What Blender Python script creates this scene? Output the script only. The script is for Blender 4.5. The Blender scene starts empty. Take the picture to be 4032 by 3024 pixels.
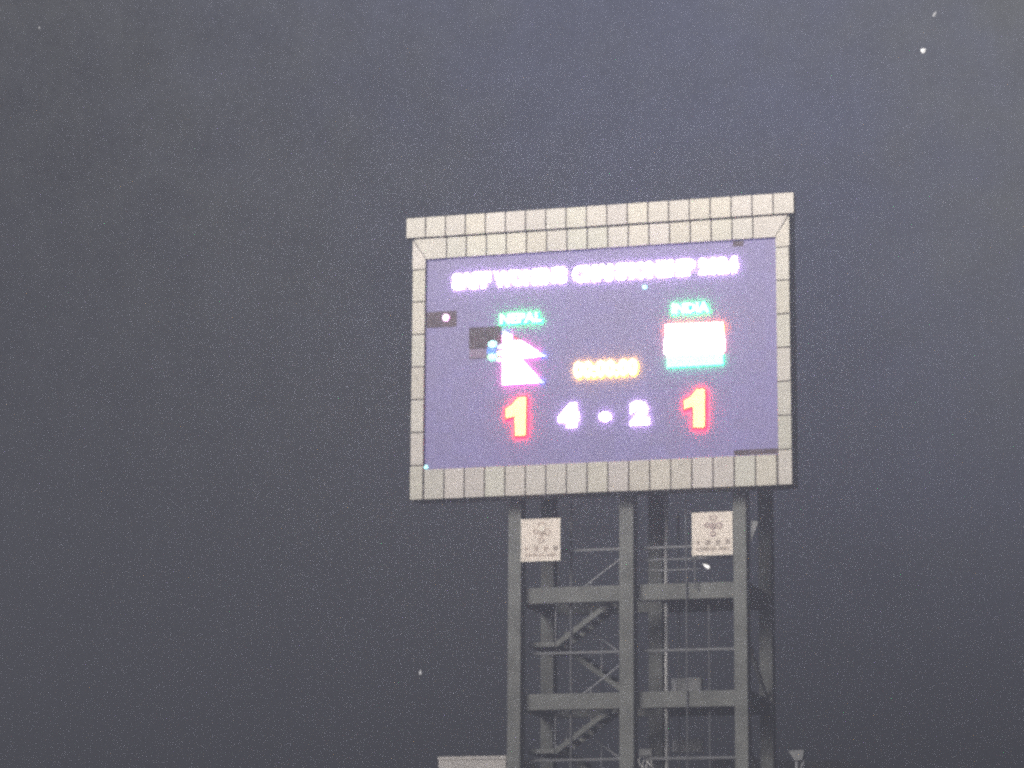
import bpy, bmesh, math, random
from mathutils import Vector, Matrix

random.seed(7)
sc = bpy.context.scene
C = sc.collection
ZB = 18.0                                   # height of the scoreboard's lower edge above the ground

# ------------------------------------------------------------------ camera
cam = bpy.data.cameras.new("camera")
cam.sensor_width = 36.0
cam.lens = 36.0 * 11802.4 / 4032.0
cam.clip_start = 0.5
cam.clip_end = 5000
camo = bpy.data.objects.new("camera", cam)
C.objects.link(camo)
r_ = Vector((0.9607807, 0.2772497, 0.00574954))
f_ = Vector((-0.27286129, 0.94146802, 0.1979512)).normalized()
r_ = (r_ - f_ * r_.dot(f_)).normalized()
u_ = r_.cross(f_)
m = Matrix((r_, u_, -f_)).transposed().to_4x4()
m.translation = (20.7108, -80.1058, ZB - 13.6326)
camo.matrix_world = m
sc.camera = camo

# ------------------------------------------------------------------ render settings
sc.render.engine = 'CYCLES'
sc.view_settings.view_transform = 'Standard'
sc.view_settings.look = 'None'
sc.view_settings.gamma = 1.0
sc.view_settings.exposure = 1.84
sc.view_settings.use_curve_mapping = False
sc.cycles.filter_width = 2.8                # a soft, heavily zoomed phone picture
sc.cycles.use_denoising = False
sc.cycles.sampling_pattern = 'BLUE_NOISE'
sc.cycles.use_adaptive_sampling = False
sc.cycles.max_bounces = 4
sc.cycles.sample_clamp_indirect = 2.0
sc.cycles.volume_bounces = 0

# ------------------------------------------------------------------ night sky: thin cloud lit from below by the town
w = bpy.data.worlds.new("World")
sc.world = w
w.use_nodes = True
w.cycles.sampling_method = 'NONE'
nt = w.node_tree
N, L = nt.nodes, nt.links
N.clear()
out = N.new('ShaderNodeOutputWorld')
add = N.new('ShaderNodeAddShader')
bg_sky = N.new('ShaderNodeBackground')
sky = N.new('ShaderNodeTexSky')
sky.sky_type = 'NISHITA'
sky.sun_disc = False
sky.sun_elevation = math.radians(-4)
sky.sun_rotation = math.radians(195)
bg_sky.inputs['Strength'].default_value = 0.05
bg = N.new('ShaderNodeBackground')
bg.inputs['Strength'].default_value = 1.0
tc = N.new('ShaderNodeTexCoord')


def dotwave(k, ph):
    d = N.new('ShaderNodeVectorMath'); d.operation = 'DOT_PRODUCT'
    d.inputs[1].default_value = k
    L.new(tc.outputs['Generated'], d.inputs[0])
    a = N.new('ShaderNodeMath'); a.operation = 'ADD'; a.inputs[1].default_value = ph
    L.new(d.outputs['Value'], a.inputs[0])
    s = N.new('ShaderNodeMath'); s.operation = 'SINE'
    L.new(a.outputs[0], s.inputs[0])
    return s.outputs[0]


def wnoise(scale, detail=2.0):
    n = N.new('ShaderNodeTexNoise')
    n.inputs['Scale'].default_value = scale
    n.inputs['Detail'].default_value = detail
    L.new(tc.outputs['Generated'], n.inputs['Vector'])
    return n.outputs['Fac']


def wmath(op, a, b):
    n = N.new('ShaderNodeMath'); n.operation = op
    for i, v in enumerate((a, b)):
        if isinstance(v, (int, float)):
            n.inputs[i].default_value = v
        else:
            L.new(v, n.inputs[i])
    return n.outputs[0]


SKY_K1, SKY_P1 = (4.95, 0.81, 2.95), 0.2
bank = dotwave(SKY_K1, SKY_P1)
lev = wmath('ADD', wmath('MULTIPLY', bank, 0.054), 0.037)
lev = wmath('ADD', lev, wmath('MULTIPLY', wmath('SUBTRACT', wnoise(9.0, 3.0), 0.5), 0.03))
lev = wmath('ADD', lev, wmath('MULTIPLY', wmath('SUBTRACT', wnoise(70.0, 5.0), 0.5), 0.035))
lev = wmath('ADD', lev, wmath('MULTIPLY', wmath('SUBTRACT', wnoise(420.0, 4.0), 0.5), 0.03))
tint = N.new('ShaderNodeMix'); tint.data_type = 'RGBA'
tint.inputs['A'].default_value = (0.88, 0.94, 1.42, 1)
tint.inputs['B'].default_value = (1.04, 1.06, 1.00, 1)
tb = dotwave((14.76, 2.82, 6.95), -1.3 - math.pi / 2)
tb = wmath('ADD', wmath('MULTIPLY', tb, 0.5), 0.5)
tb = wmath('ADD', tb, wmath('MULTIPLY', wmath('SUBTRACT', wnoise(40.0, 4.0), 0.5), 1.2))
cr = N.new('ShaderNodeClamp')
L.new(tb, cr.inputs['Value'])
L.new(cr.outputs['Result'], tint.inputs['Factor'])
sc_ = N.new('ShaderNodeVectorMath'); sc_.operation = 'SCALE'
L.new(tint.outputs['Result'], sc_.inputs[0])
L.new(lev, sc_.inputs['Scale'])
L.new(sc_.outputs[0], bg.inputs['Color'])
L.new(sky.outputs[0], bg_sky.inputs['Color'])
L.new(bg.outputs[0], add.inputs[0])
L.new(bg_sky.outputs[0], add.inputs[1])
L.new(add.outputs[0], out.inputs['Surface'])

# ------------------------------------------------------------------ the floodlights' beam (one directional lamp)
sun = bpy.data.lights.new("floodlight_beam", 'SUN')
sun.energy = 5.0
sun.angle = math.radians(22.0)
sun.color = (1.0, 0.96, 0.90)
suno = bpy.data.objects.new("floodlight_beam", sun)
C.objects.link(suno)
to_light = Vector((-0.28, -1.0, 0.28)).normalized()
suno.rotation_euler = to_light.to_track_quat('Z', 'Y').to_euler()


# ------------------------------------------------------------------ helpers
def mat(name, col, rough=0.7, emit=None, strength=0.0, vary=0.0, noise=0.0, nscale=3.0, bump=0.0, tint=None, metal=0.0):
    mt = bpy.data.materials.new(name)
    mt.use_nodes = True
    t = mt.node_tree
    b = t.nodes['Principled BSDF']
    b.inputs['Roughness'].default_value = rough
    b.inputs['Metallic'].default_value = metal
    b.inputs['Specular IOR Level'].default_value = 0.3
    c = (*col, 1)
    b.inputs['Base Color'].default_value = c
    src = None
    if noise > 0 or vary > 0:
        rgb = t.nodes.new('ShaderNodeRGB'); rgb.outputs[0].default_value = c
        src = rgb.outputs[0]
    if vary > 0:
        oi = t.nodes.new('ShaderNodeObjectInfo')
        hs = t.nodes.new('ShaderNodeHueSaturation')
        mr = t.nodes.new('ShaderNodeMapRange')
        mr.inputs['To Min'].default_value = 1 - vary
        mr.inputs['To Max'].default_value = 1 + vary
        t.links.new(oi.outputs['Random'], mr.inputs['Value'])
        t.links.new(mr.outputs[0], hs.inputs['Value'])
        t.links.new(src, hs.inputs['Color'])
        src = hs.outputs[0]
        if tint:
            mx = t.nodes.new('ShaderNodeMix'); mx.data_type = 'RGBA'; mx.blend_type = 'MULTIPLY'
            mx.inputs['Factor'].default_value = 1.0
            cr = t.nodes.new('ShaderNodeValToRGB')
            while len(cr.color_ramp.elements) < len(tint):
                cr.color_ramp.elements.new(0.5)
            for i, tc_ in enumerate(tint):
                cr.color_ramp.elements[i].position = i / (len(tint) - 1)
                cr.color_ramp.elements[i].color = (*tc_, 1)
            wn = t.nodes.new('ShaderNodeTexWhiteNoise'); wn.noise_dimensions = '1D'
            t.links.new(oi.outputs['Random'], wn.inputs['W'])
            t.links.new(wn.outputs['Value'], cr.inputs['Fac'])
            t.links.new(src, mx.inputs['A'])
            t.links.new(cr.outputs[0], mx.inputs['B'])
            src = mx.outputs['Result']
    if noise > 0 or bump > 0:
        tcn = t.nodes.new('ShaderNodeTexCoord')
        nz = t.nodes.new('ShaderNodeTexNoise')
        nz.inputs['Scale'].default_value = nscale
        nz.inputs['Detail'].default_value = 6
        t.links.new(tcn.outputs['Object'], nz.inputs['Vector'])
        if noise > 0:
            mr = t.nodes.new('ShaderNodeMapRange')
            mr.inputs['From Min'].default_value = 0.3
            mr.inputs['From Max'].default_value = 0.7
            mr.inputs['To Min'].default_value = 1 - noise
            mr.inputs['To Max'].default_value = 1 + noise
            t.links.new(nz.outputs['Fac'], mr.inputs['Value'])
            vm = t.nodes.new('ShaderNodeVectorMath'); vm.operation = 'SCALE'
            t.links.new(src, vm.inputs[0])
            t.links.new(mr.outputs[0], vm.inputs['Scale'])
            src = vm.outputs[0]
        if bump > 0:
            bp = t.nodes.new('ShaderNodeBump')
            bp.inputs['Strength'].default_value = bump
            bp.inputs['Distance'].default_value = 0.02
            t.links.new(nz.outputs['Fac'], bp.inputs['Height'])
            t.links.new(bp.outputs[0], b.inputs['Normal'])
    if src is not None:
        t.links.new(src, b.inputs['Base Color'])
    if emit:
        b.inputs['Emission Color'].default_value = (*emit, 1)
        b.inputs['Emission Strength'].default_value = strength
    return mt


def box(bm, x0, x1, y0, y1, z0, z1, bevel=0.0):
    vs = [bm.verts.new((x, y, z)) for x in (x0, x1) for y in (y0, y1) for z in (z0, z1)]
    a = lambda *i: bm.faces.new([vs[k] for k in i])
    fs = [a(0, 1, 3, 2), a(4, 6, 7, 5), a(0, 4, 5, 1), a(2, 3, 7, 6), a(0, 2, 6, 4), a(1, 5, 7, 3)]
    if bevel > 0:
        es = list({e for f in fs for e in f.edges})
        bmesh.ops.bevel(bm, geom=es, offset=bevel, segments=1, affect='EDGES')
    return fs


def prism(bm, pts, y0, y1, front=0, side=0, edge=None, band=.03):
    """outline pts (x, z) anticlockwise seen from the front (-Y), extruded from y0 (front) to y1"""
    fr = [bm.verts.new((x, y0, z)) for x, z in pts]
    bk = [bm.verts.new((x, y1, z)) for x, z in pts]
    n = len(pts)
    f = ff = bm.faces.new(fr); f.material_index = front
    f = bm.faces.new(bk[::-1]); f.material_index = side
    for i in range(n):
        j = (i + 1) % n
        f = bm.faces.new((fr[j], fr[i], bk[i], bk[j])); f.material_index = side
    if edge is not None:
        r = bmesh.ops.inset_individual(bm, faces=[ff], thickness=band, use_even_offset=True)
        for f in r['faces']:
            f.material_index = edge


def outset(pts, d):
    n = len(pts); res = []
    for i in range(n):
        a, b, c = (Vector(pts[k % n]) for k in (i - 1, i, i + 1))
        u = (b - a).normalized(); v = (c - b).normalized()
        n1 = Vector((u.y, -u.x)); n2 = Vector((v.y, -v.x))
        h = (n1 + n2).normalized()
        k = d / max(.55, h.dot(n1))
        res.append(tuple(b + h * k))
    return res


def tube(bm, p0, p1, r, n=8, r1=None):
    p0, p1 = Vector(p0), Vector(p1)
    q = (p1 - p0).to_track_quat('Z', 'Y')
    r1 = r if r1 is None else r1
    a = [bm.verts.new(p0 + q @ Vector((r * math.cos(t), r * math.sin(t), 0))) for t in (2 * math.pi * i / n for i in range(n))]
    b = [bm.verts.new(p1 + q @ Vector((r1 * math.cos(t), r1 * math.sin(t), 0))) for t in (2 * math.pi * i / n for i in range(n))]
    for i in range(n):
        j = (i + 1) % n
        bm.faces.new((a[i], a[j], b[j], b[i]))
    bm.faces.new(a[::-1]); bm.faces.new(b)


def obj(name, bm, mats, parent=None, loc=(0, 0, 0)):
    bmesh.ops.recalc_face_normals(bm, faces=bm.faces[:])
    me = bpy.data.meshes.new(name)
    bm.to_mesh(me); bm.free()
    for mm in (mats if isinstance(mats, (list, tuple)) else [mats]):
        me.materials.append(mm)
    o = bpy.data.objects.new(name, me)
    C.objects.link(o)
    o.location = loc
    if parent:
        o.parent = parent
    return o


def inst(name, me, parent, loc):
    o = bpy.data.objects.new(name, me)
    C.objects.link(o)
    o.parent = parent
    o.location = loc
    return o


def thing(name, label, cat, loc=(0, 0, 0), group=None):
    o = bpy.data.objects.new(name, None)
    C.objects.link(o)
    o.location = loc
    o['label'] = label
    o['category'] = cat
    if group:
        o['group'] = group
    return o


def NB():
    return bmesh.new()


# ------------------------------------------------------------------ materials
M_panel = mat('cream_cladding', (0.585, 0.545, 0.485), 0.55, vary=0.065, noise=0.08, nscale=2.2,
              tint=[(1, 1, .97), (1.0, .97, .99), (.97, 1, .95), (1.02, 1, .93), (1, .98, .98)])
M_joint = mat('dark_joint', (0.19, 0.165, 0.15), 0.8)
M_casing = mat('grey_sheet_casing', (0.26, 0.26, 0.27), 0.6, noise=0.15, nscale=1.5)
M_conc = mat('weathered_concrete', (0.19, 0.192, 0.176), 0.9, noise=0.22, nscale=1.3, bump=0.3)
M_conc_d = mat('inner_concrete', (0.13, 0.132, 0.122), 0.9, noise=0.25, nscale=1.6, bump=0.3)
M_steel = mat('galvanised_steel', (0.36, 0.36, 0.37), 0.5)
M_rail = mat('dull_painted_steel', (0.15, 0.15, 0.155), 0.5)
M_pipe = mat('white_pipe', (0.76, 0.74, 0.71), 0.45, noise=0.12, nscale=2.0)
M_sign = mat('cream_sign_board', (0.86, 0.75, 0.64), 0.5, noise=0.07, nscale=4.0)
M_sign_edge = mat('sign_edge', (0.90, 0.82, 0.70), 0.5)
M_ink = mat('faded_red_print', (0.47, 0.36, 0.33), 0.7)
M_ink_pale = mat('overexposed_print', (0.62, 0.51, 0.43), 0.7)  # print paled to put overexposure into the left sign's ink
M_ink_d = mat('grey_print', (0.44, 0.37, 0.31), 0.7)
M_wall = mat('cream_render', (0.58, 0.54, 0.50), 0.85, noise=0.08, nscale=2.0, bump=0.2)
M_ground = mat('running_track', (0.09, 0.06, 0.05), 0.9, noise=0.2, nscale=0.3)
M_dark = mat('dark_roof_sheet', (0.05, 0.05, 0.05), 0.7, noise=0.2, nscale=0.6)
M_cab = mat('grey_cabinet', (0.20, 0.20, 0.195), 0.6, noise=0.1)
M_plate = mat('pale_steel_plate', (0.24, 0.24, 0.235), .6)
M_moth = mat('pale_moth', (0.92, 0.92, 0.90), 0.6)
M_moth_d = mat('dusty_moth', (0.42, 0.42, 0.43), 0.6)

# the LED face: lit dark violet page on a dull black-brown module surface
M_led = mat('lit_led_face', (0.26, 0.225, 0.30), 0.75, emit=(0.022, 0.022, 0.15), strength=1.0)
t = M_led.node_tree
tcn = t.nodes.new('ShaderNodeTexCoord')
nz = t.nodes.new('ShaderNodeTexNoise'); nz.inputs['Scale'].default_value = 0.9; nz.inputs['Detail'].default_value = 5
t.links.new(tcn.outputs['Object'], nz.inputs['Vector'])
mr = t.nodes.new('ShaderNodeMapRange')
mr.inputs['From Min'].default_value = 0.3; mr.inputs['From Max'].default_value = 0.7
mr.inputs['To Min'].default_value = 0.90; mr.inputs['To Max'].default_value = 1.10
t.links.new(nz.outputs['Fac'], mr.inputs['Value'])
sn = t.nodes.new('ShaderNodeVectorMath'); sn.operation = 'SNAP'
sn.inputs[1].default_value = (0.48, 5.0, 0.32)
t.links.new(tcn.outputs['Object'], sn.inputs[0])
wn = t.nodes.new('ShaderNodeTexWhiteNoise'); wn.noise_dimensions = '3D'
t.links.new(sn.outputs[0], wn.inputs['Vector'])
m2 = t.nodes.new('ShaderNodeMapRange')
m2.inputs['To Min'].default_value = 0.88; m2.inputs['To Max'].default_value = 1.12
t.links.new(wn.outputs['Value'], m2.inputs['Value'])
mm_ = t.nodes.new('ShaderNodeMath'); mm_.operation = 'MULTIPLY'
t.links.new(mr.outputs[0], mm_.inputs[0]); t.links.new(m2.outputs[0], mm_.inputs[1])
t.links.new(mm_.outputs[0], t.nodes['Principled BSDF'].inputs['Emission Strength'])
M_led.cycles.emission_sampling = 'NONE'
M_dead = mat('dead_led_face', (0.12, 0.088, 0.100), 0.75, noise=0.15, nscale=4.0, vary=0.16)
M_half = mat('half_dead_led_face', (0.24, 0.19, 0.22), 0.75, emit=(0.05, 0.03, 0.09), strength=1.0)


def led(name, core, glow, cs=1.0, gs=1.0, edge=None, es=1.5):
    c_ = mat(name + '_core', (0.12, 0.12, 0.12), 0.8, emit=core, strength=cs)  # front, mostly paled to put overexposure into its colour
    c_.cycles.emission_sampling = 'NONE'
    e_ = mat(name + '_edge', (0.12, 0.12, 0.12), 0.8, emit=edge or glow, strength=es)  # fringe around the front: bloom put into the colour
    e_.cycles.emission_sampling = 'NONE'
    r_ = mat(name + '_halo_rim', (0.2, 0.2, 0.2), 0.8, emit=glow, strength=gs)  # glowing sides added to throw a coloured halo on the screen
    r_.cycles.emission_sampling = 'FRONT'
    return [c_, r_, e_]


L_white = led('white_leds', (1, 0.97, 1), (0.66, 0.42, 1.0), 4.0, 11.0, (1, 0.9, 1), 2.5)
L_green = led('green_leds', (0.62, 1, 0.66), (0.0, 0.90, 0.15), 2.2, 18.0, (0.10, 0.95, 0.40), 1.3)
L_amber = led('amber_leds', (1, 0.95, 0.66), (1.0, 0.50, 0.03), 2.6, 12.0, (1.0, 0.72, 0.22), 1.6)
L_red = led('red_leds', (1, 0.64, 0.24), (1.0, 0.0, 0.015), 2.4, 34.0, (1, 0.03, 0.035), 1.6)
L_flag = led('flag_leds', (1, 0.96, 1), (1.0, 0.08, 0.50), 4.0, 12.0, (1, 0.9, 1), 2.5)
L_mid = led('white_stripe_leds', (1, 0.98, 0.97), (1.0, 0.30, 0.32), 4.0, 5.0, (1, 0.95, 0.95), 2.5)
L_blue = led('blue_leds', (0.62, 0.70, 1), (0.15, 0.2, 1.0), 1.8, 6.0)
L_saf = led('saffron_leds', (1, 0.96, 0.92), (1.0, 0.20, 0.03), 4.0, 18.0, (1.0, 0.72, 0.58), 1.8)
L_mint = led('mint_leds', (0.50, 1, 0.62), (0.02, 0.85, 0.28), 1.8, 9.0, (0.25, 0.95, 0.55), 1.3)
L_dot = led('cyan_leds', (0.50, 1, 1), (0.2, 0.8, 0.9), 1.8, 2.0)
L_pink = led('pink_leds', (1, 0.72, 0.95), (0.9, 0.25, 0.8), 2.0, 6.0)
L_deep = led('deep_blue_leds', (0.08, 0.30, 1), (0.1, 0.3, 1.0), 1.1, 2.0)
L_crim = led('crimson_leds', (1, 0.10, 0.12), (1.0, 0.1, 0.1), 1.0, 3.0)

# ------------------------------------------------------------------ ground and haze
bm = NB()
vs = [bm.verts.new(p) for p in ((-600, -140, 0), (600, -140, 0), (600, 900, 0), (-600, 900, 0))]
bm.faces.new(vs)
g = obj('ground', bm, M_ground)
g['kind'] = 'structure'

hz = bpy.data.materials.new('night_haze')
hz.use_nodes = True
ht = hz.node_tree
ht.nodes.clear()
ho = ht.nodes.new('ShaderNodeOutputMaterial')
pv = ht.nodes.new('ShaderNodeVolumePrincipled')
pv.inputs['Color'].default_value = (0.575, 0.60, 0.72, 1)
pv.inputs['Density'].default_value = 0.0175
pv.inputs['Anisotropy'].default_value = 0.55
ht.links.new(pv.outputs[0], ho.inputs['Volume'])
bm = NB()
box(bm, -610, 610, -150, 910, -1.0, ZB + 9.2)
h = obj('haze', bm, hz)
h['kind'] = 'stuff'

# ------------------------------------------------------------------ the concrete tower under the scoreboard
tower = thing('concrete_tower', 'open grey concrete frame tower with zigzag stairs under the scoreboard', 'tower', (0, 0, 0))
COLX = [(-2.88, -2.50), (0.37, 0.78), (3.64, 4.01)]
for x0, x1 in COLX:
    bm = NB(); box(bm, x0, x1, 1.0, 1.5, -0.3, ZB + 6, 0.012)
    obj('column', bm, M_conc, tower)
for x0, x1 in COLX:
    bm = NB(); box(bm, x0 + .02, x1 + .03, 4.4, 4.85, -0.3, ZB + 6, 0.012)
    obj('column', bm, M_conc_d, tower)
FL = [ZB - 2.44 - 3.02 * k for k in range(6)]        # beam tops = floor levels
for z in FL:
    for (a, b) in ((COLX[0][1], COLX[1][0]), (COLX[1][1], COLX[2][0])):
        bm = NB(); box(bm, a, b, 1.45 - .02, 1.45 + .3, z - .45, z, 0.008)
        obj('beam', bm, M_conc, tower)
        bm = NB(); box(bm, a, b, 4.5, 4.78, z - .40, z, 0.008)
        obj('beam', bm, M_conc_d, tower)
    for k in (0, 2):                                 # beams along the two sides
        x0, x1 = COLX[k]
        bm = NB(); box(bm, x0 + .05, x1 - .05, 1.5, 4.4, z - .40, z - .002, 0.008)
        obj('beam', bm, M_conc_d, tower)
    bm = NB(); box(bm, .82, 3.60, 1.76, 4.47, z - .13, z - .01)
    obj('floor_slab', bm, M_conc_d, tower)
# stairs: two flights a storey with a half landing on the left
RISE = 3.02
bm = NB(); box(bm, -.135, .135, -.44, .44, -.025, .025)
bmesh.ops.recalc_face_normals(bm, faces=bm.faces[:])
tread_me = bpy.data.meshes.new('tread'); bm.to_mesh(tread_me); bm.free()
tread_me.materials.append(M_conc_d)
for k in range(6):
    zf = FL[k]                                       # upper floor of this storey
    zl = zf - RISE / 2                               # half landing
    if zl < 0.3:
        break
    bm = NB(); box(bm, -2.49, -1.72, 1.80, 4.30, zl - .13, zl)
    obj('landing', bm, M_conc, tower)
    for (ya, yb, xa, za, xb, zb) in ((1.86, 2.86, -1.72, zl, .36, zf), (3.06, 4.06, -1.72, zl, .36, zf - RISE)):
        n = 8
        bm = NB()
        for y in (ya, yb - .06):
            prism(bm, [(xa, za - .17), (xb, zb - .17), (xb, zb), (xa, za)], y, y + .06)
        fl = obj('stair_flight', bm, M_conc, tower)
        for i in range(n):
            x = xa + (xb - xa) * (i + .5) / n
            z = za + (zb - za) * (i + .5) / n
            inst('tread', tread_me, fl, (x, (ya + yb) / 2, z - .03))
        # handrail along the open side
        bm = NB()
        tube(bm, (xa, ya + .04, za + .95), (xb, ya + .04, zb + .95), .022)
        for i in range(0, n + 1, 4):
            x = xa + (xb - xa) * i / n; z = za + (zb - za) * i / n
            tube(bm, (x, ya + .04, z - .05), (x, ya + .04, z + .95), .016)
        obj('handrail', bm, M_steel, tower)
    bm = NB()
    box(bm, -2.49, .36, 1.76, 1.80, zl - .36, zl - .29)
    box(bm, .79, 3.63, 1.76, 1.80, zl - .36, zl - .29)
    obj('tie_rail', bm, M_rail, tower)
bm = NB()
for (a, b) in ((-2.49, .36), (.79, 3.63)):
    box(bm, a, b, 1.76, 1.80, ZB - 1.39, ZB - 1.32)
obj('tie_rail', bm, M_rail, tower)
bm = NB()
box(bm, .79, 3.63, 1.80, 1.83, ZB - 1.72, ZB - 1.67); box(bm, .79, 2.46, 1.80, 1.83, ZB - 2.02, ZB - 1.98)
obj('tie_rail', bm, M_rail, tower)
# pipe and rods
bm = NB(); tube(bm, (.955, 4.3, 0), (.955, 4.3, ZB + 2), .062, 12)
for z in [f - 1.4 for f in FL]:
    tube(bm, (.955, 4.3, z - .05), (.955, 4.3, z + .05), .075, 12)
obj('drain_pipe', bm, M_pipe, tower)
for (x, y, z0, z1, r) in ((-1.25, 1.83, 0, ZB, .035), (2.22, 1.35, 0, ZB, .022), (-2.2, 3.95, FL[0], ZB, .03), (2.50, 1.2, FL[0] - .2, ZB - 1.7, .025),
                          (-1.55, 3.0, 0, ZB, .025), (1.55, 1.84, 0, ZB, .022), (2.75, 1.84, 0, ZB - 3, .022), (1.32, 4.3, 0, ZB, .03)):
    bm = NB(); tube(bm, (x, y, z0), (x, y, z1), r, 8)
    obj('conduit', bm, M_rail, tower)
# diagonal braces and the triangular gusset on the right side
for k in range(4):
    bm = NB(); tube(bm, (3.80, 1.55, FL[k] - 1.25), (3.85, 4.38, FL[k] - 3.0), .075, 6)
    obj('brace', bm, M_conc, tower)
bm = NB(); prism(bm, [(4.07, ZB - .76), (4.08, ZB - 1.36), (4.30, ZB - .79)], 1.30, 1.36)
obj('gusset_plate', bm, M_plate, tower)

# ------------------------------------------------------------------ the scoreboard
board = thing('scoreboard', 'large lit LED scoreboard in a frame of cream panels on top of the tower', 'scoreboard', (0, 0, ZB))
W, XI, XO = 5.526, 5.12, 5.526
bm = NB(); box(bm, -XO + .02, XO - .02, .20, .97, .02, 8.20, .01)
obj('casing', bm, M_casing, board)
bm = NB()                                            # dark carrier behind the joints
box(bm, -XO + .015, XO - .015, .055, .155, .012, .855)
box(bm, -XO + .015, -XI - .006, .055, .155, .86, 7.62)
box(bm, XI + .006, XO - .015, .055, .155, .86, 7.62)
box(bm, -XI, XI, .055, .155, 7.035, 7.62)
box(bm, -5.69, 5.69, -.06, .155, 7.665, 8.225)
obj('backing_frame', bm, M_joint, board)
GAP = .0165


def panel_mesh(x0, x1, z0, z1, y0=0.0, y1=.05):
    bm = NB(); box(bm, x0, x1, y0, y1, z0, z1, .012)
    bmesh.ops.recalc_face_normals(bm, faces=bm.faces[:])
    me = bpy.data.meshes.new('facing_panel'); bm.to_mesh(me); bm.free()
    me.materials.append(M_panel)
    return me


jit = lambda s=.004: random.uniform(-s, s)
pm = panel_mesh(-.3 + GAP, .3 - GAP, 0, .856)
for k in range(17):
    o = inst('facing_panel', pm, board, (-4.8 + .6 * k, jit(), jit(.003)))
pm = panel_mesh(-.3 + GAP, .3 - GAP, 0, .590)
for k in range(19):
    inst('facing_panel', pm, board, (-5.4 + .6 * k, -.11 + jit(), 7.652 + jit(.003)))
pm = panel_mesh(-.3 + GAP, .3 - GAP, 0, .605)
for k in range(15):
    inst('facing_panel', pm, board, (-4.2 + .6 * k, jit(), 7.022 + jit(.003)))
sw = XO - XI - .03
pm = panel_mesh(-sw / 2, sw / 2, 0, .9568 - 2 * GAP)
pmb = panel_mesh(-sw / 2, sw / 2, 0, .98 - GAP)
for s in (-1, 1):
    xc = s * (XI + XO) / 2
    inst('facing_panel', pmb, board, (xc + s * .006, jit(), 0))
    for k in range(6):
        inst('facing_panel', pm, board, (xc + jit(.003), jit(), .98 + GAP + .9568 * k))
    # mitred pieces at the upper corners
    z0 = .98 + GAP + .9568 * 6
    pts = [(s * (XI + .012), z0), (s * (XO - .004), z0), (s * (XO - .004), 7.60), (s * (XI + .012), 7.03)]
    if s < 0:
        pts = pts[::-1]
    bm = NB(); prism(bm, pts, 0, .05); obj('facing_panel', bm, M_panel, board)
    pts = [(s * (4.5 + GAP), 7.022), (s * (XI - .02), 7.022), (s * (XO - .035), 7.627), (s * (4.5 + GAP), 7.627)]
    if s < 0:
        pts = pts[::-1]
    bm = NB(); prism(bm, pts, 0, .05); obj('facing_panel', bm, M_panel, board)

# ---- the LED face and everything shown on it
SY = .115                                             # front plane of the LED face
bm = NB(); box(bm, -XI, XI, SY, SY + .03, .86, 7.03)
screen = obj('screen', bm, M_led, board)


def on_screen(name, bm, mats):
    return obj(name, bm, mats, screen)


def text(name, body, x0, x1, z0, z1, mats, offset=.03, d=.10, spacing=1.0, bevel=.035):  # glyphs raised off the flat LED face so added glowing sides cast halos
    cu = bpy.data.curves.new('text', 'FONT')
    cu.body = body
    cu.size = 1
    cu.offset = offset
    cu.space_character = spacing
    cu.resolution_u = 2
    cu.extrude = .05
    cu.bevel_depth = bevel
    cu.bevel_resolution = 0
    to = bpy.data.objects.new('text', cu)
    C.objects.link(to)
    dg = bpy.context.evaluated_depsgraph_get()
    me = bpy.data.meshes.new_from_object(to.evaluated_get(dg))
    bpy.data.objects.remove(to); bpy.data.curves.remove(cu)
    bm = NB(); bm.from_mesh(me); bpy.data.meshes.remove(me)
    xs = [v.co.x for v in bm.verts]; ys = [v.co.y for v in bm.verts]
    a, b, c, e = min(xs), max(xs), min(ys), max(ys)
    zs = [v.co.z for v in bm.verts]
    z0_, z1_ = min(zs), max(zs)
    bmesh.ops.recalc_face_normals(bm, faces=bm.faces[:])
    for f in bm.faces:
        f.normal_update()
        f.material_index = 0 if f.normal.z > .95 else 2 if f.normal.z > .3 else 1
    bmesh.ops.delete(bm, geom=[f for f in bm.faces if f.normal.z < -.3], context='FACES')
    for v in bm.verts:
        t_ = (v.co.z - z0_) / (z1_ - z0_)
        v.co = Vector((x0 + (v.co.x - a) / (b - a) * (x1 - x0), SY + .005 - (d + .005) * t_, z0 + (v.co.y - c) / (e - c) * (z1 - z0)))
    me = bpy.data.meshes.new(name)
    bm.to_mesh(me); bm.free()
    for mm in mats:
        me.materials.append(mm)
    o = bpy.data.objects.new(name, me)
    C.objects.link(o); o.parent = screen
    return o


text('title_word', 'SAFF', -4.34, -3.19, 6.07, 6.56, L_white, .05)
text('title_word', "WOMEN'S", -3.09, -.92, 6.07, 6.56, L_white, .05)
text('title_word', 'CHAMPIONSHIP', -.76, 2.82, 6.07, 6.56, L_white, .05)
text('title_word', '2024', 2.92, 4.05, 6.07, 6.56, L_white, .05)
text('team_name', 'NEPAL', -2.90, -1.62, 4.96, 5.29, L_green, .06)
text('team_name', 'INDIA', 2.13, 3.25, 4.97, 5.30, L_green, .06)
text('clock_digits', '00:00:00', -.73, 1.18, 3.25, 3.80, L_amber, .06)
text('shootout_digit', '4', -1.16, -.56, 1.89, 2.59, L_white, .09)
text('shootout_digit', '2', .92, 1.48, 1.87, 2.56, L_white, .05)


def disc(bm, x, z, rx, rz, y0, n=14, front=0, side=1):
    prism(bm, [(x + rx * math.cos(-2 * math.pi * i / n), z + rz * math.sin(-2 * math.pi * i / n)) for i in range(n)][::-1], y0, SY + .005, front, side, 2 if rx > .15 else None, .02)


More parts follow.
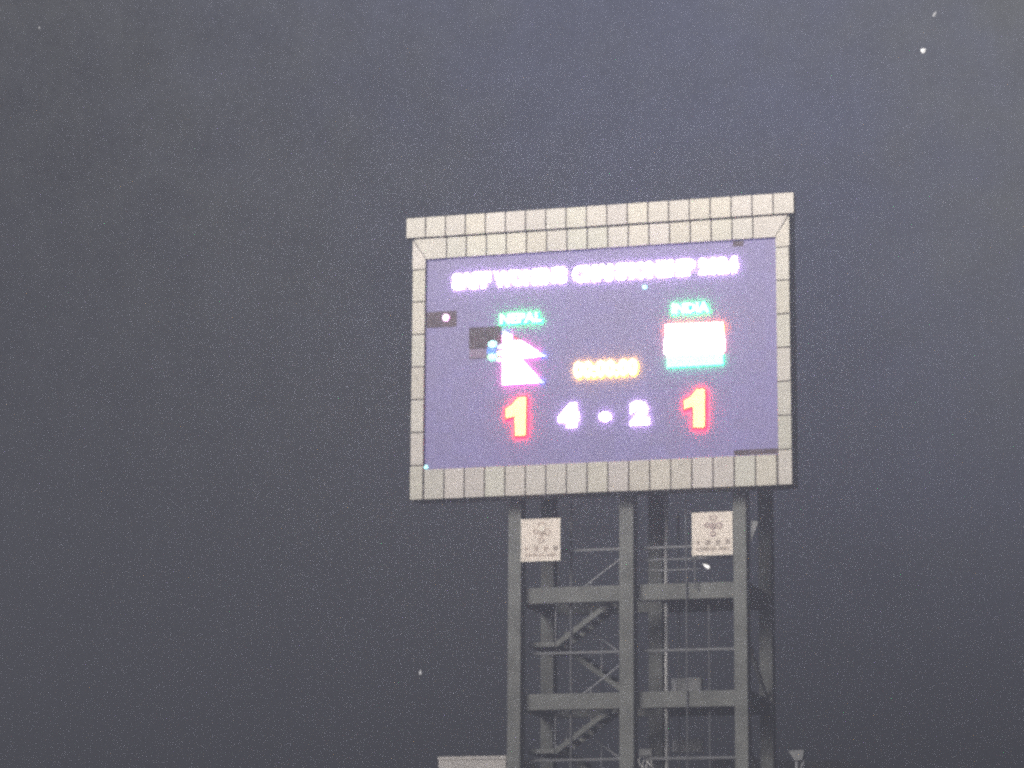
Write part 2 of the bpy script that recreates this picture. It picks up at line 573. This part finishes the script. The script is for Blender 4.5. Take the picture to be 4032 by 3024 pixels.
bm = NB(); disc(bm, .205, 2.15, .17, .135, SY - .10); on_screen('dash', bm, L_white)
one = [(-2.33, 2.81), (-2.12, 2.82), (-2.09, 2.77), (-2.10, 1.74), (-2.13, 1.71), (-2.41, 1.715), (-2.43, 2.29), (-2.69, 2.23), (-2.70, 2.50), (-2.54, 2.60)]
bm = NB(); prism(bm, one[::-1], SY - .105, SY - .0605, 0, 2); prism(bm, outset(one[::-1], .05), SY - .06, SY + .005, 2, 1); on_screen('score_digit', bm, L_red)  # red outset plate added as the overexposed digit's bloom fringe
one = [(2.85, 2.80), (3.04, 2.80), (3.08, 2.75), (3.07, 1.74), (3.03, 1.70), (2.75, 1.715), (2.75, 2.31), (2.49, 2.25), (2.48, 2.49), (2.68, 2.59)]
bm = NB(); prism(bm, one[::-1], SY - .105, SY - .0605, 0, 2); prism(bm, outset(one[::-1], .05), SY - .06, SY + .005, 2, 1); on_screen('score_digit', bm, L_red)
# double pennant flag, burnt out to white, blue tips and a scrap of crimson left
bm = NB()
prism(bm, [(-2.80, 4.66), (-2.80, 3.20), (-1.74, 3.215), (-2.24, 3.94), (-1.72, 3.965), (-2.25, 4.47), (-2.515, 4.48), (-2.51, 4.63), (-2.62, 4.70)], SY - .10, SY + .005, 0, 1)
for (x0, x1, z) in ():
    pass
prism(bm, [(-2.80, 4.665), (-2.625, 4.705), (-2.74, 4.79), (-2.80, 4.79)], SY - .098, SY + .005, 2, 3)
prism(bm, [(-1.715, 3.967), (-1.50, 3.98), (-1.715, 4.11)], SY - .098, SY + .005, 2, 3)
prism(bm, [(-1.735, 3.213), (-1.57, 3.215), (-1.735, 3.37)], SY - .098, SY + .005, 2, 3)
prism(bm, [(-2.245, 4.465), (-1.72, 3.97), (-1.72, 4.11)], SY - .096, SY + .005, 0, 1)
prism(bm, [(-2.508, 4.485), (-2.26, 4.475), (-2.508, 4.63)], SY - .06, SY + .005, 4, 5)
prism(bm, [(-2.235, 3.93), (-1.735, 3.22), (-1.735, 3.37)], SY - .096, SY + .005, 0, 1)
on_screen('team_flag', bm, L_flag[:2] + L_blue[:2] + L_crim[:2])
# three stripe flag, burnt out too
bm = NB()
prism(bm, [(1.96, 4.37), (3.62, 4.35), (3.61, 4.67), (1.96, 4.70)], SY - .10, SY + .005, 0, 1, 6, .03)
prism(bm, [(1.99, 3.80), (3.60, 3.79), (3.66, 3.88), (3.67, 4.15), (3.63, 4.345), (1.955, 4.365), (1.91, 4.15), (1.92, 3.86)], SY - .102, SY + .005, 2, 3)
prism(bm, [(2.0, 3.46), (3.61, 3.47), (3.60, 3.785), (1.99, 3.795)], SY - .10, SY + .005, 4, 5, 7, .03)
on_screen('team_flag', bm, L_saf[:2] + L_mid[:2] + L_mint[:2] + [L_saf[2], L_mint[2]])
# failed modules
for (x0, x1, z0, z1, mm) in ((-5.115, -4.20, 5.0, 5.47, M_dead), (-3.83, -2.86, 4.31, 4.94, M_dead), (-3.82, -2.91, 4.05, 4.305, M_half),
                             (3.89, 4.20, 6.84, 7.0, M_dead), (3.87, 5.115, .89, 1.04, M_dead), (-3.82, -3.2, 4.02, 4.045, M_dead)):
    n = max(1, round((x1 - x0) / .48))
    for q in range(n):
        a, b = x0 + (x1 - x0) * q / n, x0 + (x1 - x0) * (q + 1) / n
        bm = NB(); box(bm, a + .004, b - .004, SY - random.uniform(.006, .012), SY + .01, z0, z1)
        on_screen('dead_module', bm, mm)
for (x, z, rx, rz, ll) in ((-4.53, 5.28, .105, .105, L_pink), (1.35, 5.83, .07, .065, L_dot), (-5.07, .945, .055, .06, L_dot),
                           (-3.12, 4.42, .135, .11, L_dot), (-3.13, 4.05, .135, .10, L_mint), (-2.90, 4.33, .075, .07, L_blue),
                           (-2.91, 4.14, .075, .07, L_amber), (-2.92, 3.95, .08, .06, L_pink)):
    bm = NB(); disc(bm, x, z, rx, rz, SY - .03)
    on_screen('lit_pixel', bm, ll)
bm = NB(); prism(bm, [(-3.28, 4.14), (-3.0, 4.14), (-3.0, 4.33), (-3.28, 4.33)], SY - .022, SY + .005, 0, 1)
on_screen('lit_pixel', bm, L_deep)

# ------------------------------------------------------------------ the two square signs hung under the board
STROKES = {   # simple stroke characters on a unit square
    'zhong': [((.15, .72), (.85, .72)), ((.15, .35), (.85, .35)), ((.15, .72), (.15, .35)), ((.85, .72), (.85, .35)), ((.5, 1), (.5, 0))],
    'guo': [((.08, .95), (.92, .95)), ((.08, .05), (.92, .05)), ((.08, .95), (.08, .05)), ((.92, .95), (.92, .05)), ((.25, .75), (.75, .75)), ((.28, .5), (.72, .5)), ((.22, .24), (.78, .24)), ((.5, .75), (.5, .24)), ((.62, .4), (.7, .3))],
    'yuan': [((.2, 1), (.2, .05)), ((.05, .75), (.36, .75)), ((.05, .35), (.36, .5)), ((.45, .92), (.9, .97)), ((.5, .85), (.55, .75)), ((.68, .85), (.7, .75)), ((.9, .87), (.82, .75)), ((.42, .68), (.95, .68)), ((.42, .52), (.98, .52)), ((.62, .68), (.4, .02)), ((.55, .36), (.85, .36)), ((.85, .36), (.5, .02)), ((.55, .25), (.97, .02))],
    'zhu': [((.12, .95), (.12, .15)), ((.42, .95), (.42, .2)), ((.12, .95), (.42, .95)), ((.12, .7), (.42, .7)), ((.12, .45), (.42, .45)), ((.02, .1), (.5, .24)), ((.52, .7), (.92, .7)), ((.92, .7), (.86, .05)), ((.86, .05), (.72, .12)), ((.7, 1), (.68, .5)), ((.68, .5), (.48, .02))],
}


def strokes(bm, segs, x, z, s, y, wd):
    for (a, b) in segs:
        p = Vector((x + a[0] * s, 0, z + a[1] * s)); q = Vector((x + b[0] * s, 0, z + b[1] * s))
        d = (q - p).normalized(); nrm = Vector((-d.z, 0, d.x)) * wd / 2
        p -= d * wd / 2; q += d * wd / 2
        prism(bm, [(v.x, v.z) for v in (p - nrm, q - nrm, q + nrm, p + nrm)], y + random.uniform(0, .003), y + .012)


def ring(bm, x, z, rx, rz, wd, y, n=16):
    for i in range(n):
        a, b = 2 * math.pi * i / n, 2 * math.pi * (i + 1) / n
        P = lambda t_, k: (x + (rx + k) * math.cos(t_), z + (rz + k) * math.sin(t_))
        prism(bm, [P(a, -wd / 2), P(a, wd / 2), P(b, wd / 2), P(b, -wd / 2)], y, y + .012)


def sign(x0, z0, label, overlit):
    o = thing('square_sign', label, 'sign', (x0, .95, ZB + z0), 'square signs hung under the scoreboard')
    S = 1.16
    bm = NB(); box(bm, 0, S, 0, .05, 0, 1.22, .006); obj('sign_board', bm, M_sign, o)
    bm = NB()
    e = .03
    box(bm, 0, e, -.006, -.001, 0, 1.22); box(bm, S - e, S, -.006, -.001, 0, 1.22)
    box(bm, e, S - e, -.006, -.001, 0, e)
    obj('sign_edge', bm, M_sign_edge, o)
    ink = M_ink_pale if overlit else M_ink
    bm = NB()
    cx, cz = .60, .80
    wd = .045
    ring(bm, cx + .17, cz + .03, .085, .075, wd, -.012)
    ring(bm, cx - .16, cz + .05, .07, .055, wd, -.0125)
    ring(bm, cx, cz - .20, .07, .07, wd, -.013)
    ring(bm, cx + .01, cz + .24, .10, .06, wd * .7, -.0135)
    strokes(bm, [((0, .5), (.5, 0)), ((.5, 0), (1, .5)), ((1, .5), (.5, 1)), ((.5, 1), (0, .5)), ((.25, .25), (.75, .75)), ((.25, .75), (.75, .25))], cx - .10, cz - .09, .2, -.016, .04)
    obj('knot_emblem', bm, ink, o)
    if overlit:  # light disc stands for glare burning out the emblem
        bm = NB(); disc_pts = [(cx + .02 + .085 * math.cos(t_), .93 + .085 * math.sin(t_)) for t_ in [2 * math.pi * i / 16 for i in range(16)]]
        prism(bm, disc_pts, -.024, -.017); obj('glare_patch', bm, M_sign_edge, o)
    for i, k in enumerate(('zhong', 'guo', 'yuan', 'zhu')):
        bm = NB(); strokes(bm, STROKES[k], .11 + .28 * i, .30, .13, -.012, .020)
        obj('character', bm, (M_ink_pale if overlit and i < 3 else M_ink_d), o)
    return o


def flat_text(body, x0, x1, z0, z1, y, mm, parent, name):
    o = text(name, body, x0, x1, z0, z1, [mm, mm, mm], .02, d=.012, bevel=0)
    for v in o.data.vertices:
        v.co.y += y + .006 - SY
    o.parent = parent
    return o


s1 = sign(-2.49, -1.75, 'square cream sign with faded emblem, left of the two under the scoreboard', True)
s2 = sign(2.48, -1.75, 'square cream sign with clear reddish emblem and dark characters beside the right column', False)
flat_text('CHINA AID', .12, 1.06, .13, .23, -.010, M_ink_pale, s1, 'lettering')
flat_text('CHINA AID', .12, 1.06, .13, .23, -.010, M_ink_d, s2, 'lettering')

# ------------------------------------------------------------------ things at the foot of the picture
ann = thing('annex_block', 'cream rendered block with flat coping at the left foot of the tower', 'building', (-4.05, 1.5, 0))
ann.rotation_euler = (0, 0, math.radians(0))
bm = NB(); box(bm, -1.0, 1.0, .0, 3.2, -.2, ZB - 7.27, .01); obj('wall', bm, M_wall, ann)
bm = NB(); box(bm, -1.02, 1.02, -.03, 3.23, ZB - 7.268, ZB - 7.17, .01); obj('coping', bm, M_wall, ann)

for (z, y, x0, x1, hh, lab) in ((FL[1] - .01, 3.4, 1.28, 2.17, .58, 'dim grey cabinet standing on the slab in the right bay, upper of the two'),
                                (ZB - 6.94, 4.3, 1.09, 1.98, .39, 'grey cabinet fixed to the low rail in the right bay beside the white pipe')):
    c = thing('cabinet', lab, 'cabinet', ((x0 + x1) / 2, y, z), 'equipment cabinets inside the tower')
    hw = (x1 - x0) / 2
    bm = NB(); box(bm, -hw, hw, 0, .25, 0, hh, .015); obj('body', bm, M_cab, c)
    bm = NB()
    box(bm, -hw + .22, hw - .05, -.02, -.001, .04, hh - .04, .004); obj('door', bm, M_cab, c)
    bm = NB(); box(bm, -hw + .03, -hw + .17, -.025, -.001, .04, hh - .02, .004); obj('side_cover', bm, M_steel, c)

c = thing('junction_box', 'small grey box with loose cables beside the white pipe low in the tower', 'box', (.62, 3.5, FL[2] + 1.40))
bm = NB(); box(bm, -.30, .08, 0, .3, 0, .20, .01); obj('case', bm, M_cab, c)
bm = NB()
for i in range(5):
    p = Vector((-.26 + .07 * i, .1, 0))
    for k in range(4):
        q = p + Vector((random.uniform(-.09, .12), random.uniform(-.02, .02), -random.uniform(.06, .14)))
        tube(bm, p, q, .014, 5); p = q
obj('cable', bm, M_pipe, c)
bm = NB(); tube(bm, (-.1, .15, 0), (-.1, .15, -1.41), .03, 8); obj('post', bm, M_steel, c)

lp = thing('lamp_housing', 'small pale tilted box on a thin pole right of the tower foot', 'lamp', (5.52, 0.0, 0))
bm = NB(); tube(bm, (0, .1, -.1), (0, .1, ZB - 7.55), .04, 8); obj('pole', bm, M_steel, lp)
bm = NB(); prism(bm, [(-.02, ZB - 7.55), (.18, ZB - 7.52), (.22, ZB - 7.26), (-.22, ZB - 7.28)], 0, .3); obj('housing', bm, M_plate, lp)
bm = NB(); tube(bm, (0, .15, ZB - 7.95), (.2, .15, ZB - 7.55), .03, 6); obj('bracket', bm, M_steel, lp)

gs = thing('grandstand', 'low dark grandstand roof behind the tower on the right', 'grandstand', (3.0, 10, 0))
zr = ZB - 6.70
bm = NB(); prism(bm, [(-2, zr - .45), (2.0, zr - .55), (3.9, zr - 1.1), (3.9, zr - .70), (2.2, zr - .12), (-2, zr)][::-1], 0, 14); obj('roof', bm, M_dark, gs)
for x in (-1.5, 1.2, 3.6):
    bm = NB(); box(bm, x - .2, x + .2, 1, 1.4, -.2, zr - .9); obj('post', bm, M_conc_d, gs)
bm = NB(); box(bm, -2, 3.8, 4, 4.3, -.2, zr - 1.1); obj('back_wall', bm, M_dark, gs)

# ------------------------------------------------------------------ moths drawn to the floodlights, close to the camera
CAM = Vector((20.7108, -80.1058, ZB - 13.6326))


def moth(p40, length, width, roll, mm, label):
    o = thing('moth', label, 'moth', CAM + (Vector((p40[0], p40[1], p40[2] + ZB)) - CAM) * (10.1 / 40.1), 'moths flying in the floodlight')
    o.rotation_euler = (0, math.radians(roll), math.radians(16))
    bm = NB()
    tube(bm, (0, 0, -length * .5), (0, 0, 0), width * .12, 8, width * .24)
    tube(bm, (0, 0, 0), (0, 0, length * .35), width * .24, 8, width * .20)
    tube(bm, (0, 0, length * .35), (0, 0, length * .5), width * .16, 8, width * .08)
    obj('body', bm, mm, o)
    for s in (-1, 1):
        bm = NB()
        pts = [(s * width * .1, length * .30), (s * width * .42, length * .18), (s * width * .5, -length * .30), (s * width * .25, -length * .45), (s * width * .08, -length * .2)]
        if s > 0:
            pts = pts[::-1]
        prism(bm, pts, -width * .02, width * .02)
        obj('wing', bm, mm, o)


moth((15.21, -40, -.23), .025, .008, 33, M_moth_d, 'grey moth seen edge on, topmost in the sky at upper right')
moth((15.04, -40, -.75), .020, .016, 62, M_moth, 'bright white moth in the sky just below the grey one')
moth((11.89, -40, -7.90), .028, .011, -58, M_moth, 'bright white moth slanting just below the right square sign')
moth((7.77, -40, -9.27), .019, .007, 3, M_moth_d, 'grey upright moth in the dark sky left of the tower')
moth((1.53, -40, .74), .009, .006, 20, M_moth_d, 'tiny faint moth alone in the sky at far upper left')
